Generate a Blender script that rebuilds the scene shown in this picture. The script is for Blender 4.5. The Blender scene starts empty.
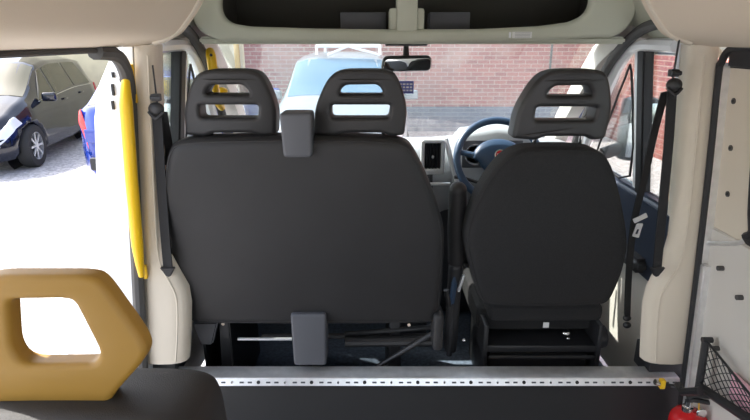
import bpy, bmesh, math, random
from mathutils import Vector, Matrix, Euler
random.seed(7)
S = bpy.context.scene
COL = S.collection
PI = math.pi
F = 540.0
PT = math.radians(17.67)
CAM = Vector((-.14, 0, 1.19))
cP, sP = math.cos(PT), math.sin(PT)

# ---- measuring helpers: where a sight line meets a real plane of the vehicle ----
def ray(u, v):
    a = (210 - v) / F
    return Vector(((u - 375) / F, cP + a * sP, -sP + a * cP))
def PY(u, v, Y):
    r = ray(u, v); return CAM + r * (Y / r.y)
def PS(u, v, y0, z0, k):
    r = ray(u, v); t = (y0 + k * (CAM.z - z0)) / (r.y - k * r.z); return CAM + r * t
def XW(z): return .965 - .09 * z          # half width of the leaning body side

# ---------------------------------------------------------------- materials
def newmat(name):
    m = bpy.data.materials.new(name); m.use_nodes = True
    nt = m.node_tree; b = nt.nodes['Principled BSDF']
    return m, nt, b
def mat(name, c, rough=.5, metal=0, noise=0, nscale=40, bump=0, bscale=200, spec=.5, coat=0, sheen=0):
    m, nt, b = newmat(name)
    b.inputs['Base Color'].default_value = (*c, 1)
    b.inputs['Roughness'].default_value = rough
    b.inputs['Metallic'].default_value = metal
    b.inputs['Specular IOR Level'].default_value = spec
    b.inputs['Coat Weight'].default_value = coat
    b.inputs['Coat Roughness'].default_value = .05
    b.inputs['Sheen Weight'].default_value = sheen
    tc = nt.nodes.new('ShaderNodeTexCoord')
    if noise:
        n = nt.nodes.new('ShaderNodeTexNoise'); n.inputs['Scale'].default_value = nscale
        n.inputs['Detail'].default_value = 4
        nt.links.new(tc.outputs['Object'], n.inputs['Vector'])
        r = nt.nodes.new('ShaderNodeValToRGB')
        r.color_ramp.elements[0].position = .3; r.color_ramp.elements[1].position = .7
        r.color_ramp.elements[0].color = (*[x * (1 - noise) for x in c], 1)
        r.color_ramp.elements[1].color = (*[min(1, x * (1 + noise)) for x in c], 1)
        nt.links.new(n.outputs['Fac'], r.inputs['Fac']); nt.links.new(r.outputs['Color'], b.inputs['Base Color'])
    if bump:
        n = nt.nodes.new('ShaderNodeTexNoise'); n.inputs['Scale'].default_value = bscale
        nt.links.new(tc.outputs['Object'], n.inputs['Vector'])
        bp = nt.nodes.new('ShaderNodeBump'); bp.inputs['Strength'].default_value = bump
        bp.inputs['Distance'].default_value = .002
        nt.links.new(n.outputs['Fac'], bp.inputs['Height']); nt.links.new(bp.outputs['Normal'], b.inputs['Normal'])
    return m
def glassmat(name, tint=(1, 1, 1), veil=.0, refl=.5):
    m = bpy.data.materials.new(name); m.use_nodes = True
    nt = m.node_tree; nt.nodes.clear()
    out = nt.nodes.new('ShaderNodeOutputMaterial')
    tr = nt.nodes.new('ShaderNodeBsdfTransparent'); tr.inputs['Color'].default_value = (*tint, 1)
    gl = nt.nodes.new('ShaderNodeBsdfGlossy'); gl.inputs['Roughness'].default_value = .02
    fr = nt.nodes.new('ShaderNodeFresnel'); fr.inputs['IOR'].default_value = 1.45
    mu = nt.nodes.new('ShaderNodeMath'); mu.operation = 'MULTIPLY'; mu.inputs[1].default_value = refl
    nt.links.new(fr.outputs[0], mu.inputs[0])
    mx = nt.nodes.new('ShaderNodeMixShader')
    nt.links.new(mu.outputs[0], mx.inputs[0]); nt.links.new(tr.outputs[0], mx.inputs[1]); nt.links.new(gl.outputs[0], mx.inputs[2])
    last = mx
    if veil:  # whitish translucent mix standing in for veiling glare on the pane
        df = nt.nodes.new('ShaderNodeBsdfTranslucent'); df.inputs['Color'].default_value = (.9, .93, .95, 1)
        n = nt.nodes.new('ShaderNodeTexNoise'); n.inputs['Scale'].default_value = 3
        tc = nt.nodes.new('ShaderNodeTexCoord'); nt.links.new(tc.outputs['Object'], n.inputs['Vector'])
        mr = nt.nodes.new('ShaderNodeMapRange'); mr.inputs['From Min'].default_value = .3; mr.inputs['From Max'].default_value = .7
        mr.inputs['To Min'].default_value = veil * .6; mr.inputs['To Max'].default_value = veil * 1.4
        nt.links.new(n.outputs['Fac'], mr.inputs['Value'])
        m2 = nt.nodes.new('ShaderNodeMixShader')
        nt.links.new(mr.outputs[0], m2.inputs[0]); nt.links.new(last.outputs[0], m2.inputs[1]); nt.links.new(df.outputs[0], m2.inputs[2])
        last = m2
    nt.links.new(last.outputs[0], out.inputs['Surface'])
    return m
def brickmat(name, c1, c2, mortar, axis='XZ'):
    m, nt, b = newmat(name)
    b.inputs['Roughness'].default_value = .9
    tc = nt.nodes.new('ShaderNodeTexCoord')
    sp = nt.nodes.new('ShaderNodeSeparateXYZ'); nt.links.new(tc.outputs['Object'], sp.inputs[0])
    cb = nt.nodes.new('ShaderNodeCombineXYZ')
    nt.links.new(sp.outputs['X' if axis == 'XZ' else 'Y'], cb.inputs['X']); nt.links.new(sp.outputs['Z'], cb.inputs['Y'])
    bt = nt.nodes.new('ShaderNodeTexBrick')
    nt.links.new(cb.outputs[0], bt.inputs['Vector'])
    bt.inputs['Scale'].default_value = 1
    bt.inputs['Brick Width'].default_value = .235; bt.inputs['Row Height'].default_value = .078
    bt.inputs['Mortar Size'].default_value = .007; bt.inputs['Mortar Smooth'].default_value = .2
    bt.inputs['Bias'].default_value = -.1
    bt.inputs['Color1'].default_value = (*c1, 1); bt.inputs['Color2'].default_value = (*c2, 1); bt.inputs['Mortar'].default_value = (*mortar, 1)
    n = nt.nodes.new('ShaderNodeTexNoise'); n.inputs['Scale'].default_value = 1.6; n.inputs['Detail'].default_value = 6
    nt.links.new(tc.outputs['Object'], n.inputs['Vector'])
    mr = nt.nodes.new('ShaderNodeMapRange'); mr.inputs['From Min'].default_value = .5; mr.inputs['From Max'].default_value = .68; mr.inputs['To Max'].default_value = .4
    nt.links.new(n.outputs['Fac'], mr.inputs['Value'])
    mx = nt.nodes.new('ShaderNodeMix'); mx.data_type = 'RGBA'
    nt.links.new(mr.outputs[0], mx.inputs['Factor']); nt.links.new(bt.outputs['Color'], mx.inputs['A']); mx.inputs['B'].default_value = (*mortar, 1)
    nt.links.new(mx.outputs['Result'], b.inputs['Base Color'])
    return m

M = {}
M['beige'] = mat('headliner beige', (.70, .60, .47), .8, bump=.25, bscale=500)
M['cabliner'] = mat('cab liner pale grey green', (.52, .53, .43), .8, bump=.2, bscale=500)
M['trim'] = mat('pillar trim plastic', (.68, .61, .50), .55, bump=.15, bscale=700)
M['panel'] = mat('side panel grey white', (.64, .61, .56), .5, bump=.1, bscale=700)
M['white'] = mat('white van paint', (.85, .86, .87), .25, coat=.6)
M['rubber'] = mat('black rubber', (.018, .018, .02), .6)
M['greyrub'] = mat('grey rubber seal', (.075, .072, .07), .65)
M['black'] = mat('black plastic', (.022, .022, .024), .45)
M['headrest'] = mat('charcoal moulded foam skin', (.026,.0255,.027), .55, bump=.15, bscale=900)
M['vinyl'] = mat('black seat vinyl', (.017,.0165,.0175), .6, noise=.12, nscale=6, bump=.35, bscale=600)
M['fabric'] = mat('black seat fabric', (.014,.014,.015), .9, noise=.3, nscale=260, bump=.5, bscale=900)
M['greyplas'] = mat('dark grey plastic', (.085, .088, .10), .5, bump=.1, bscale=900)
M['dash'] = mat('dashboard plastic', (.36, .38, .40), .55, bump=.2, bscale=600)
M['dashdk'] = mat('dark dashboard plastic', (.035, .037, .042), .55)
M['silver'] = mat('silver plastic', (.74, .75, .76), .35, metal=.3)
M['chrome'] = mat('chrome', (.8, .8, .8), .15, metal=1)
M['alu'] = mat('brushed aluminium', (.80, .80, .80), .36, metal=.7, noise=.08, nscale=30)
M['yellow'] = mat('yellow powder coat', (.86, .53, .01), .35)
M['handle'] = mat('mustard grab handle plastic', (.34, .19, .03), .5, bump=.1, bscale=900)
M['red'] = mat('red enamel', (.55, .012, .015), .25, coat=.4)
M['shelfdark'] = mat('dark shelf lining', (.055, .053, .045), .9)
M['doordk'] = mat('dark navy door trim', (.035, .045, .07), .45)
M['carpet'] = mat('cab floor mat', (.11, .14, .19), .85, noise=.3, nscale=60)
M['floor'] = mat('load floor vinyl', (.03, .03, .032), .7, noise=.2, nscale=90)
M['bulk'] = mat('charcoal bulkhead vinyl', (.03, .03, .031), .42, noise=.15, nscale=300, bump=.15, bscale=500)
M['belt'] = mat('black belt webbing', (.016, .016, .018), .75, bump=.4, bscale=900)
M['wheelsky'] = mat('dark wheel skin with painted skylight', (.03, .065, .125), .38)  # dark rubber; the blue is reflected skylight painted into the colour
M['glass'] = glassmat('clear window glass', (.93, .97, .96), .0, .6)
M['screen'] = glassmat('windscreen glass with glare veil', (.93, .96, .95), .010, .25)  # washed-out glare is put into the glass as a faint white mix
M['mirror'] = mat('mirror', (.75, .78, .78), .03, metal=1)
M['label'] = mat('white label', (.75, .75, .73), .5)
M['ink'] = mat('grey ink', (.25, .25, .25), .6)
M['cardblue'] = mat('blue card', (.10, .12, .42), .5)
M['carblack'] = mat('black car paint', (.003, .005, .014), .12, coat=.7, spec=.4)
M['carblue'] = mat('blue car paint', (.012, .04, .30), .15, coat=1)
M['carsilver'] = mat('pale silver car paint', (.20, .24, .28), .3, metal=.2, coat=.5)
M['carglass'] = mat('car window glass', (.07, .065, .035), .05, spec=.6)
M['carscreen'] = mat('car windscreen glass', (.05, .14, .24), .05, spec=.4)  # blue base colour stands in for sky reflected in the glass
M['tyre'] = mat('tyre rubber', (.02, .02, .02), .8)
M['alloy'] = mat('alloy wheel', (.62, .63, .65), .3, metal=.7)
M['redlens'] = mat('red lens', (.65, .02, .03), .2, coat=.5)
M['lens'] = mat('clear lamp lens', (.7, .74, .78), .12, coat=1)
M['wood'] = mat('weathered fence timber', (.34, .25, .17), .85, noise=.3, nscale=8)
M['cream'] = mat('cream render', (.62, .56, .38), .85, noise=.08, nscale=5)
M['leaf'] = mat('hedge leaves', (.10, .17, .045), .7, noise=.5, nscale=6)
M['brick'] = brickmat('red brick', (.26, .055, .045), (.40, .125, .10), (.50, .37, .32))
M['brickb'] = brickmat('blue brick', (.07, .10, .17), (.11, .15, .24), (.20, .23, .29))
M['brickside'] = brickmat('red brick side wall', (.26, .06, .045), (.40, .13, .10), (.42, .30, .26), 'YZ')
def gravelmat():
    m, nt, b = newmat('pale gravel'); b.inputs['Roughness'].default_value = .95
    tc = nt.nodes.new('ShaderNodeTexCoord')
    v = nt.nodes.new('ShaderNodeTexVoronoi'); v.inputs['Scale'].default_value = 28
    nt.links.new(tc.outputs['Object'], v.inputs['Vector'])
    r = nt.nodes.new('ShaderNodeValToRGB')
    r.color_ramp.elements[0].color = (.34, .33, .33, 1); r.color_ramp.elements[1].color = (.62, .60, .60, 1)
    sp = nt.nodes.new('ShaderNodeSeparateColor'); nt.links.new(v.outputs['Color'], sp.inputs[0])
    nt.links.new(sp.outputs[0], r.inputs['Fac']); nt.links.new(r.outputs['Color'], b.inputs['Base Color'])
    bp = nt.nodes.new('ShaderNodeBump'); bp.inputs['Strength'].default_value = .7; bp.inputs['Distance'].default_value = .02
    nt.links.new(v.outputs['Distance'], bp.inputs['Height']); nt.links.new(bp.outputs['Normal'], b.inputs['Normal'])
    return m
M['gravel'] = gravelmat()

# ---------------------------------------------------------------- mesh helpers
def catmull(pts, n=6, closed=False):
    P = [Vector(p) for p in pts]; out = []; N = len(P)
    rng = range(N) if closed else range(N - 1)
    for i in rng:
        if closed: a, b, c, d = P[i - 1], P[i], P[(i + 1) % N], P[(i + 2) % N]
        else: a, b, c, d = P[max(i - 1, 0)], P[i], P[i + 1], P[min(i + 2, N - 1)]
        for k in range(n):
            t = k / n
            out.append(.5 * ((2 * b) + (c - a) * t + (2 * a - 5 * b + 4 * c - d) * t * t + (3 * b - a - 3 * c + d) * t ** 3))
    if not closed: out.append(P[-1])
    return out
def roundpoly(pts, r, n=6):
    out = []; N = len(pts)
    for i in range(N):
        p = Vector(pts[i][:2]); a = Vector(pts[i - 1][:2]); b = Vector(pts[(i + 1) % N][:2])
        rr = pts[i][2] if len(pts[i]) > 2 else r
        ra = min(rr, (a - p).length * .49); rb = min(rr, (b - p).length * .49)
        A = p + (a - p).normalized() * ra; B = p + (b - p).normalized() * rb
        for k in range(n + 1):
            t = k / n; out.append(A * (1 - t) ** 2 + p * 2 * t * (1 - t) + B * t * t)
    return out
class MB:
    def __init__(s): s.bm = bmesh.new()
    def _merge(s, b):
        me = bpy.data.meshes.new('t'); b.to_mesh(me); b.free(); s.bm.from_mesh(me); bpy.data.meshes.remove(me)
    def box(s, c, size, rot=None, bev=0, seg=2):
        b = bmesh.new(); bmesh.ops.create_cube(b, size=1)
        bmesh.ops.scale(b, vec=size, verts=b.verts)
        if bev: bmesh.ops.bevel(b, geom=list(b.edges), offset=bev, segments=seg, affect='EDGES', profile=.6)
        mtx = Matrix.Translation(c) @ (Euler(rot).to_matrix().to_4x4() if rot else Matrix())
        bmesh.ops.transform(b, matrix=mtx, verts=b.verts); s._merge(b); return s
    def hexa(s, p, bev=0):   # 8 corners: 4 of one face then 4 of the opposite
        b = bmesh.new(); v = [b.verts.new(x) for x in p]
        for f in ((0, 1, 2, 3), (7, 6, 5, 4), (0, 4, 5, 1), (1, 5, 6, 2), (2, 6, 7, 3), (3, 7, 4, 0)): b.faces.new([v[i] for i in f])
        bmesh.ops.recalc_face_normals(b, faces=b.faces)
        if bev: bmesh.ops.bevel(b, geom=list(b.edges), offset=bev, segments=3, affect='EDGES')
        s._merge(b); return s
    def loft(s, secs, cap=True, closed=True):
        b = bmesh.new(); rows = [[b.verts.new(p) for p in q] for q in secs]
        n = len(rows[0])
        for i in range(len(rows) - 1):
            for j in range(n if closed else n - 1):
                k = (j + 1) % n
                try: b.faces.new((rows[i][j], rows[i][k], rows[i + 1][k], rows[i + 1][j]))
                except ValueError: pass
        if cap and closed:
            for q in (rows[0], rows[-1]):
                try: b.faces.new(q)
                except ValueError: pass
        bmesh.ops.recalc_face_normals(b, faces=b.faces)
        s._merge(b); return s
    def tube(s, pts, r, seg=12, smooth=0, closed=False, flat=1.0):
        P = catmull(pts, smooth, closed) if smooth else [Vector(p) for p in pts]
        secs = []; up = None; N = len(P)
        for i, p in enumerate(P):
            if closed: d = (P[(i + 1) % N] - P[i - 1]).normalized()
            else: d = (P[min(i + 1, N - 1)] - P[max(i - 1, 0)]).normalized()
            if up is None: up = d.orthogonal().normalized()
            up = (up - d * up.dot(d)).normalized(); q = d.cross(up)
            rr = r[i] if isinstance(r, (list, tuple)) else r
            secs.append([p + up * rr * math.cos(a) + q * rr * flat * math.sin(a) for a in [2 * PI * k / seg for k in range(seg)]])
        if closed: secs.append(secs[0])
        s.loft(secs, cap=not closed)
        if closed: bmesh.ops.remove_doubles(s.bm, verts=s.bm.verts, dist=1e-6)
        return s
    def cyl(s, a, b, r, r2=None, seg=24):
        a, b = Vector(a), Vector(b); return s.tube([a, b], [r, r if r2 is None else r2], seg)
    def ribbon(s, pts, w, wd, t=.003, smooth=4):
        P = catmull(pts, smooth) if smooth else [Vector(p) for p in pts]; secs = []
        for i, p in enumerate(P):
            d = (P[min(i + 1, len(P) - 1)] - P[max(i - 1, 0)]).normalized()
            x = Vector(wd); x = (x - d * x.dot(d)).normalized(); y = d.cross(x)
            secs.append([p + x * w / 2 + y * t / 2, p - x * w / 2 + y * t / 2, p - x * w / 2 - y * t / 2, p + x * w / 2 - y * t / 2])
        return s.loft(secs)
    def ell(s, c, r, u=20, v=12):
        b = bmesh.new(); bmesh.ops.create_uvsphere(b, u_segments=u, v_segments=v, radius=1)
        bmesh.ops.scale(b, vec=r, verts=b.verts); bmesh.ops.translate(b, vec=c, verts=b.verts); s._merge(b); return s
    def lathe(s, prof, c=(0, 0, 0), axis='z', seg=32, cap=True):
        secs = []
        for r, h in prof:
            row = []
            for k in range(seg):
                a = 2 * PI * k / seg; x, y = r * math.cos(a), r * math.sin(a)
                v = (x, y, h) if axis == 'z' else ((x, h, y) if axis == 'y' else (h, x, y))
                row.append(Vector(c) + Vector(v))
            secs.append(row)
        return s.loft(secs, cap)
    def map(s, f):
        for v in s.bm.verts: v.co = f(v.co.copy())
        return s
    def out(s, name, m, parent=None, ang=35):
        bmesh.ops.recalc_face_normals(s.bm, faces=s.bm.faces)
        me = bpy.data.meshes.new(name); s.bm.to_mesh(me); s.bm.free()
        me.materials.append(M[m] if isinstance(m, str) else m)
        me.shade_smooth(); me.set_sharp_from_angle(angle=math.radians(ang))
        o = bpy.data.objects.new(name, me); COL.objects.link(o)
        if parent:
            o.parent = parent; o.location = -Vector(parent.location) if parent.parent is None else (0, 0, 0)
        return o
def plate(outer, holes, y, thick, bevel, res=3):
    """rounded plate in XZ with holes, centred on plane Y=y"""
    cu = bpy.data.curves.new('c', 'CURVE'); cu.dimensions = '2D'; cu.fill_mode = 'BOTH'
    cu.extrude = max(thick / 2 - bevel, 0.0001); cu.bevel_depth = bevel; cu.bevel_resolution = res; cu.offset = -bevel
    for q in [outer] + list(holes):
        if sum(q[i - 1][0] * q[i][1] - q[i][0] * q[i - 1][1] for i in range(len(q))) < 0: q = list(reversed(q))
        sp = cu.splines.new('POLY'); sp.points.add(len(q) - 1); sp.use_cyclic_u = True
        for i, p in enumerate(q): sp.points[i].co = (p[0], p[1], 0, 1)
    o = bpy.data.objects.new('c', cu); COL.objects.link(o)
    dg = bpy.context.evaluated_depsgraph_get(); me = bpy.data.meshes.new_from_object(o.evaluated_get(dg))
    b = MB(); b.bm.from_mesh(me); bpy.data.objects.remove(o); bpy.data.meshes.remove(me); bpy.data.curves.remove(cu)
    bmesh.ops.remove_doubles(b.bm, verts=b.bm.verts, dist=1e-5)
    b.map(lambda c: Vector((c.x, y - c.z, c.y)))
    return b
def pillow(outline, y0, y1, r, bulge=.02, n=6):
    """stuffed cushion: outline in XZ, y0 = rear face, y1 = front face"""
    N = len(outline); cen = sum((Vector(p) for p in outline), Vector((0, 0))) / N
    area = sum(outline[i][0] * outline[(i + 1) % N][1] - outline[(i + 1) % N][0] * outline[i][1] for i in range(N))
    sg = 1 if area > 0 else -1; nor = []
    for i in range(N):
        d = (Vector(outline[(i + 1) % N]) - Vector(outline[i - 1])).normalized(); nor.append(Vector((-d.y, d.x)) * sg)
    def ring(ins, s, y):
        q = []
        for i in range(N):
            p = Vector(outline[i]) + nor[i] * ins; p = cen + (p - cen) * s; q.append(Vector((p.x, y, p.y)))
        return q
    secs = []
    for s in (.03, .3, .55, .75, .9): secs.append(ring(r, s, y0 - bulge * (1 - s ** 2.5)))
    for k in range(n + 1):
        a = PI / 2 * k / n; secs.append(ring(r * (1 - math.sin(a)), 1, y0 + r * (1 - math.cos(a))))
    for k in range(n + 1):
        a = PI / 2 * k / n; secs.append(ring(r * (1 - math.cos(a)), 1, y1 - r * (1 - math.sin(a))))
    for s in (.9, .75, .55, .3, .03): secs.append(ring(r, s, y1 + bulge * (1 - s ** 2.5)))
    return MB().loft(secs)
def empty(name, loc, label, cat, group=None, rz=0):
    o = bpy.data.objects.new(name, None); COL.objects.link(o); o.location = loc; o.rotation_euler.z = rz
    o.empty_display_size = .1
    o['label'] = label; o['category'] = cat
    if group: o['group'] = group
    bpy.context.view_layer.update()
    return o
def tag(o, label, cat, group=None):
    o['label'] = label; o['category'] = cat
    if group: o['group'] = group
    return o
def struct(o, label=None, cat=None):
    o['kind'] = 'structure'
    if label: o['label'] = label; o['category'] = cat
    return o
def lpart(o, label): o['label'] = label; return o

# ================================================================ VAN SHELL (setting)
struct(MB().box((0, .05, -.43), (2.0, 3.14, .06)).out('floor', 'floor'), 'dark vinyl load floor of the van', 'floor')
struct(MB().box((0, 2.42, -.33), (1.9, 1.55, .06)).out('floor_cab', 'carpet'), 'dark cab floor mat under the front seats', 'floor')

def arch(prof, ys, name, m, label, thick=.03):
    secs = []
    for y, sc in ys:
        pts = [(-x * sc, z) for x, z in prof] + [(x * sc, z) for x, z in reversed(prof[:-1])]
        inner = catmull([(x, y, z) for x, z in pts], 4)
        cen = Vector((0, y, .9))
        outer = [p + (p - cen).normalized() * thick for p in reversed(inner)]
        secs.append(inner + outer)
    return struct(MB().loft(secs).out(name, m), label, 'ceiling')
profR = [(.87, 1.165), (.83, 1.172), (.745, 1.195), (.70, 1.235), (.655, 1.295), (.61, 1.38), (.46, 1.46), (.2, 1.50), (0, 1.505)]
arch(profR, [(-1.5, 1), (1.64, 1), (1.68, .995), (1.705, .985), (1.715, 1.0), (1.71, 1.03)], 'ceiling', 'beige', 'beige headliner over the rear of the van')
profC = [(.96, 1.13), (.93, 1.165), (.88, 1.21), (.83, 1.29), (.75, 1.40), (.45, 1.50), (.2, 1.53), (0, 1.535)]
arch(profC, [(1.725, .98), (1.8, 1), (2.1, .965), (2.45, .93)], 'ceiling_cab', 'cabliner', 'pale grey green headliner over the cab')
# light edge band of the rear headliner ring
for s in (-1, 1):
    pts = [(s * x, 1.68, z) for x, z in ((.80, 1.180), (.745, 1.200), (.703, 1.238), (.658, 1.297), (.612, 1.382), (.46, 1.462))]
    struct(MB().tube(pts, .013, 8, smooth=4).out('trim_%d' % (1 if s < 0 else 2), 'trim'), 'rounded pale edging where the rear headliner meets the cab, ' + ('bench side' if s < 0 else 'driver side'), 'trim')

def leanbox(s, y0, y1, z0, z1, off0, off1, bev=0):
    """panel between z0..z1 on the leaning body side; off = inward distance of its two faces"""
    p = []
    for o in (off0, off1):
        for y, z in ((y0, z0), (y1, z0), (y1, z1), (y0, z1)): p.append((s * (XW(z) - o), y, z))
    return MB().hexa(p, bev)
def XR(z): return XS(1, z) + .025
def leanR(y0, y1, z0, z1, off0, off1, bev=0):
    p = []
    for o in (off0, off1):
        for y, z in ((y0, z0), (y1, z0), (y1, z1), (y0, z1)): p.append((XR(z) - o, y, z))
    return MB().hexa(p, bev)
def XS(s, z): return XW(z) + (.028 * min(1, max(0, z + .4)) if s > 0 else 0)
# B-pillar trims
def pillar(s, name, label):
    lv = [(1.17, .074), (1.05, .076), (.9, .078), (.7, .08), (.55, .084), (.48, .096), (.42, .118), (.36, .140), (.30, .148), (.2, .146), (.1, .14), (.072, .138)]
    secs = []
    for z, w in lv:
        X = XS(s, z); k = max(0, w - .085)
        if s < 0 and z > .5: w -= .018
        sec = [(0, 1.685), (w * .3, 1.68), (w * .62, 1.682), (w * .84, 1.69), (w * .96, 1.705), (w, 1.73), (.03 + k * .9, 1.80), (.02, 1.86), (0, 1.86)]
        secs.append([Vector((s * (X - a), y, z)) for a, y in sec])
    return struct(MB().loft(secs).out(name, 'trim', ang=50), label, 'pillar trim')
pillar(-1, 'trim_3', 'pale plastic pillar trim behind the bench seat, flared at its foot')
pillar(1, 'trim_4', 'pale plastic pillar trim behind the driver seat, flared at its foot')
for s, n in ((-1, 5), (1, 6)):   # moulded welt line down the pillar trim
    pts = [(s * (XS(s, z) - w), y, z) for z, w, y in ((1.14, .042, 1.681), (.9, .044, 1.681), (.6, .048, 1.681), (.47, .056, 1.681), (.40, .085, 1.683), (.33, .108, 1.687), (.2, .108, 1.688), (0.08, .10, 1.686))]
    struct(MB().tube(pts, .0035, 6, smooth=4).out('trim_%d' % n, 'trim'), 'moulded welt running down the pillar trim, ' + ('bench side' if s < 0 else 'driver side'), 'trim')
    struct(MB().box((s * (XW(0) + .002), 1.80, .02), (.165, .12, .10), bev=.004).out('trim_%d' % (n + 2), 'rubber'), 'black foot strip under the pillar trim, ' + ('bench side' if s < 0 else 'driver side'), 'trim')

# left side: sliding door opening, seal and jamb
sealL = [(-XW(z) - .012, 1.665, z) for z in (-.4, 0, .4, .8, 1.0)] + [(-XW(1.08) - .01, 1.65, 1.08), (-XW(1.13) - .01, 1.61, 1.13), (-XW(1.15) - .008, 1.55, 1.150), (-XW(1.15), 1.45, 1.156)]
struct(MB().tube([(-XW(1.15), y, 1.160) for y in (1.56, 1.1, .6, .1)], .008, 10).out('trim_17', 'greyrub'), 'grey rubber seal along the top of the open side door', 'seal')
struct(MB().tube(sealL, .021, 10, smooth=5).out('trim_9', 'greyrub'), 'grey rubber seal round the open side door', 'seal')
jp = []
for o in (-.02, -.125):
    pass
jz = [-.5, 0, .4, .8, .95, 1.05, 1.12, 1.17]
jo = [.16, .16, .155, .15, .145, .125, .09, .05]
secs = [[Vector((-XW(z) - .005, 1.685, z)), Vector((-XW(z) - w * .6, 1.687, z)), Vector((-XW(z) - w, 1.71, z)), Vector((-XW(z) - w, 1.78, z)), Vector((-XW(z) - .005, 1.78, z))] for z, w in zip(jz, jo)]
jamb = struct(MB().loft(secs).out('trim_10', 'white'), 'white painted door jamb beyond the seal', 'door jamb')
for v0, v1 in ((72, 78), (84, 96), (101, 110)):
    a = PY(111.5, v0, 1.675); b = PY(112, v1, 1.675)
    o = MB().box(((a.x + b.x) / 2, 1.683, (a.z + b.z) / 2), (.008, .008, abs(a.z - b.z)), bev=.002).out('latch_slot', 'rubber', jamb)
struct(leanbox(-1, -1.5, .08, -.4, 1.16, 0, -.05).out('wall_left', 'panel'), 'pale side wall of the van behind the door opening', 'wall')

def onR(u, v, off):
    r = ray(u, v); t = 1.5
    for _ in range(40):
        q = CAM + r * t; t *= (XR(q.z) - off - CAM.x) / (q.x - CAM.x)
    return CAM + r * t
# right side: panels, aluminium edge, window
struct(leanR( -1.5, 1.67, -.4, .60, .0, -.06, .004).out('wall_right', 'panel'), 'pale grey lower side panel on the right', 'wall')
wr = struct(leanR( 1.50, 1.67, .60, 1.115, -.005, -.06, .003).out('wall_right_upper', 'trim'), 'pale upright panel with three screw holes', 'wall')
for (u, v) in ((734, 101), (731, 148), (728, 194)):
    r = ray(u, v); t = 1.0
    for _ in range(30):
        q = CAM + r * t; t *= (XR(q.z) + .005 - CAM.x) / (q.x - CAM.x)
    q = CAM + r * t
    MB().cyl((q.x + .004, q.y, q.z), (q.x - .003, q.y, q.z), .009).out('screw_recess', 'greyrub', wr)
    MB().cyl((q.x + .004, q.y, q.z), (q.x - .005, q.y, q.z), .004).out('screw_head', 'rubber', wr)
struct(leanR( -1.5, 1.67, 1.166, 1.20, .0, -.06).out('wall_right_header', 'beige'), 'beige header above the right side window', 'wall')
struct(leanR( -1.5, -.6, .60, 1.13, .0, -.06).out('wall_right_rear', 'panel'), 'pale rear side panel on the right', 'wall')
struct(leanR( -.6, 1.51, .62, 1.12, -.030, -.036).out('window_1', 'glass'), 'fixed side window on the right', 'window')
ws = [(XR(z) + .006, y, z) for y, z in ((1.47, .66), (1.50, .9), (1.52, 1.04), (1.49, 1.10), (1.38, 1.12), (.3, 1.125), (-.5, 1.12), (-.57, 1.05), (-.57, .68), (-.5, .63), (.3, .625), (1.39, .625))]
struct(MB().tube(ws, .022, 10, smooth=4, closed=True).out('trim_11', 'rubber'), 'black rubber surround of the right side window', 'seal')
sr = [(XS(1, z) + .002, y, z) for y, z in ((1.676, -.38), (1.676, .3), (1.676, .8), (1.676, 1.08), (1.67, 1.12), (1.64, 1.155), (1.58, 1.165), (1.46, 1.168), (.9, 1.168))]
struct(MB().tube(sr, .011, 8, smooth=4).out('trim_12', 'rubber'), 'thin black seal between pillar trim and right side panel', 'seal')
struct(leanR( 1.645, 1.684, -.3, .472, .023, -.03, .004).out('trim_13', 'alu'), 'aluminium edge strip down the lower right panel', 'trim')
struct(leanR( 1.667, 1.682, .47, 1.12, .022, -.03, .003).out('trim_14', 'alu'), 'thin aluminium edge on the upright right panel', 'trim')
struct(MB().tube([onR(705, 243, .004), onR(725, 243.5, .004), onR(742, 242, .004), onR(746, 236, .004)], .008, 10, smooth=3).out('trim_15', 'alu'), 'silver ledge under the right side window', 'trim')
struct(leanR(.5, 1.672, 1.105, 1.166, .004, -.03, .006).out('trim_18', 'rubber'), 'black rubber cap above the upright right panel', 'seal')
# raised area of lower panel with holes
struct(leanR( .3, 1.33, .02, .47, .012, -.002, .01).out('wall_right_pad', 'panel'), 'raised pad of the lower right side panel', 'wall')
for y, z in ((1.585, .49), (1.48, .44), (1.55, .22)):
    struct(MB().cyl((XR(z) + .01, y, z), (XR(z) - .018, y, z), .008, seg=12).out('trim_16', 'greyrub'), 'small dark fixing hole in the right side panel', 'fixing hole')

# bulkhead with aluminium rail
struct(MB().box((0, 1.735, -.225), (2.06, .03, .40)).out('wall_bulkhead', 'bulk'), 'low charcoal bulkhead behind the cab seats', 'wall')
rail = empty('threshold_rail', (0, 1.74, -.03), 'perforated aluminium rail running the full width behind the cab seats', 'rail')
MB().box((0, 1.741, -.008), (1.96, .075, .016), bev=.003).out('top_plate', 'alu', rail)
MB().hexa([(-.98, 1.702, -.002), (.98, 1.702, -.002), (.98, 1.692, -.027), (-.98, 1.692, -.027), (-.98, 1.712, -.002), (.98, 1.712, -.002), (.98, 1.712, -.027), (-.98, 1.712, -.027)], .001).out('track', 'alu', rail)
i = 0
x = -.958
while x < .95:
    y0, z0 = 1.6965, -.015
    if i % 2 == 0: MB().cyl((x, y0 + .004, z0), (x, y0 - .0015, z0 + .0004), .0065, seg=14).out('hole', 'rubber', rail)
    else: MB().cyl((x, y0 + .004, z0), (x, y0 - .003, z0 + .0008), .006, .004, seg=14).out('screw', 'chrome', rail)
    x += .0975; i += 1
x = -.958
while x < .95:
    for d in (.036, .066): MB().box((x + d, 1.6965, -.015), (.016, .004, .006), bev=.0015).out('slot', 'greyplas', rail)
    x += .0975

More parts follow.
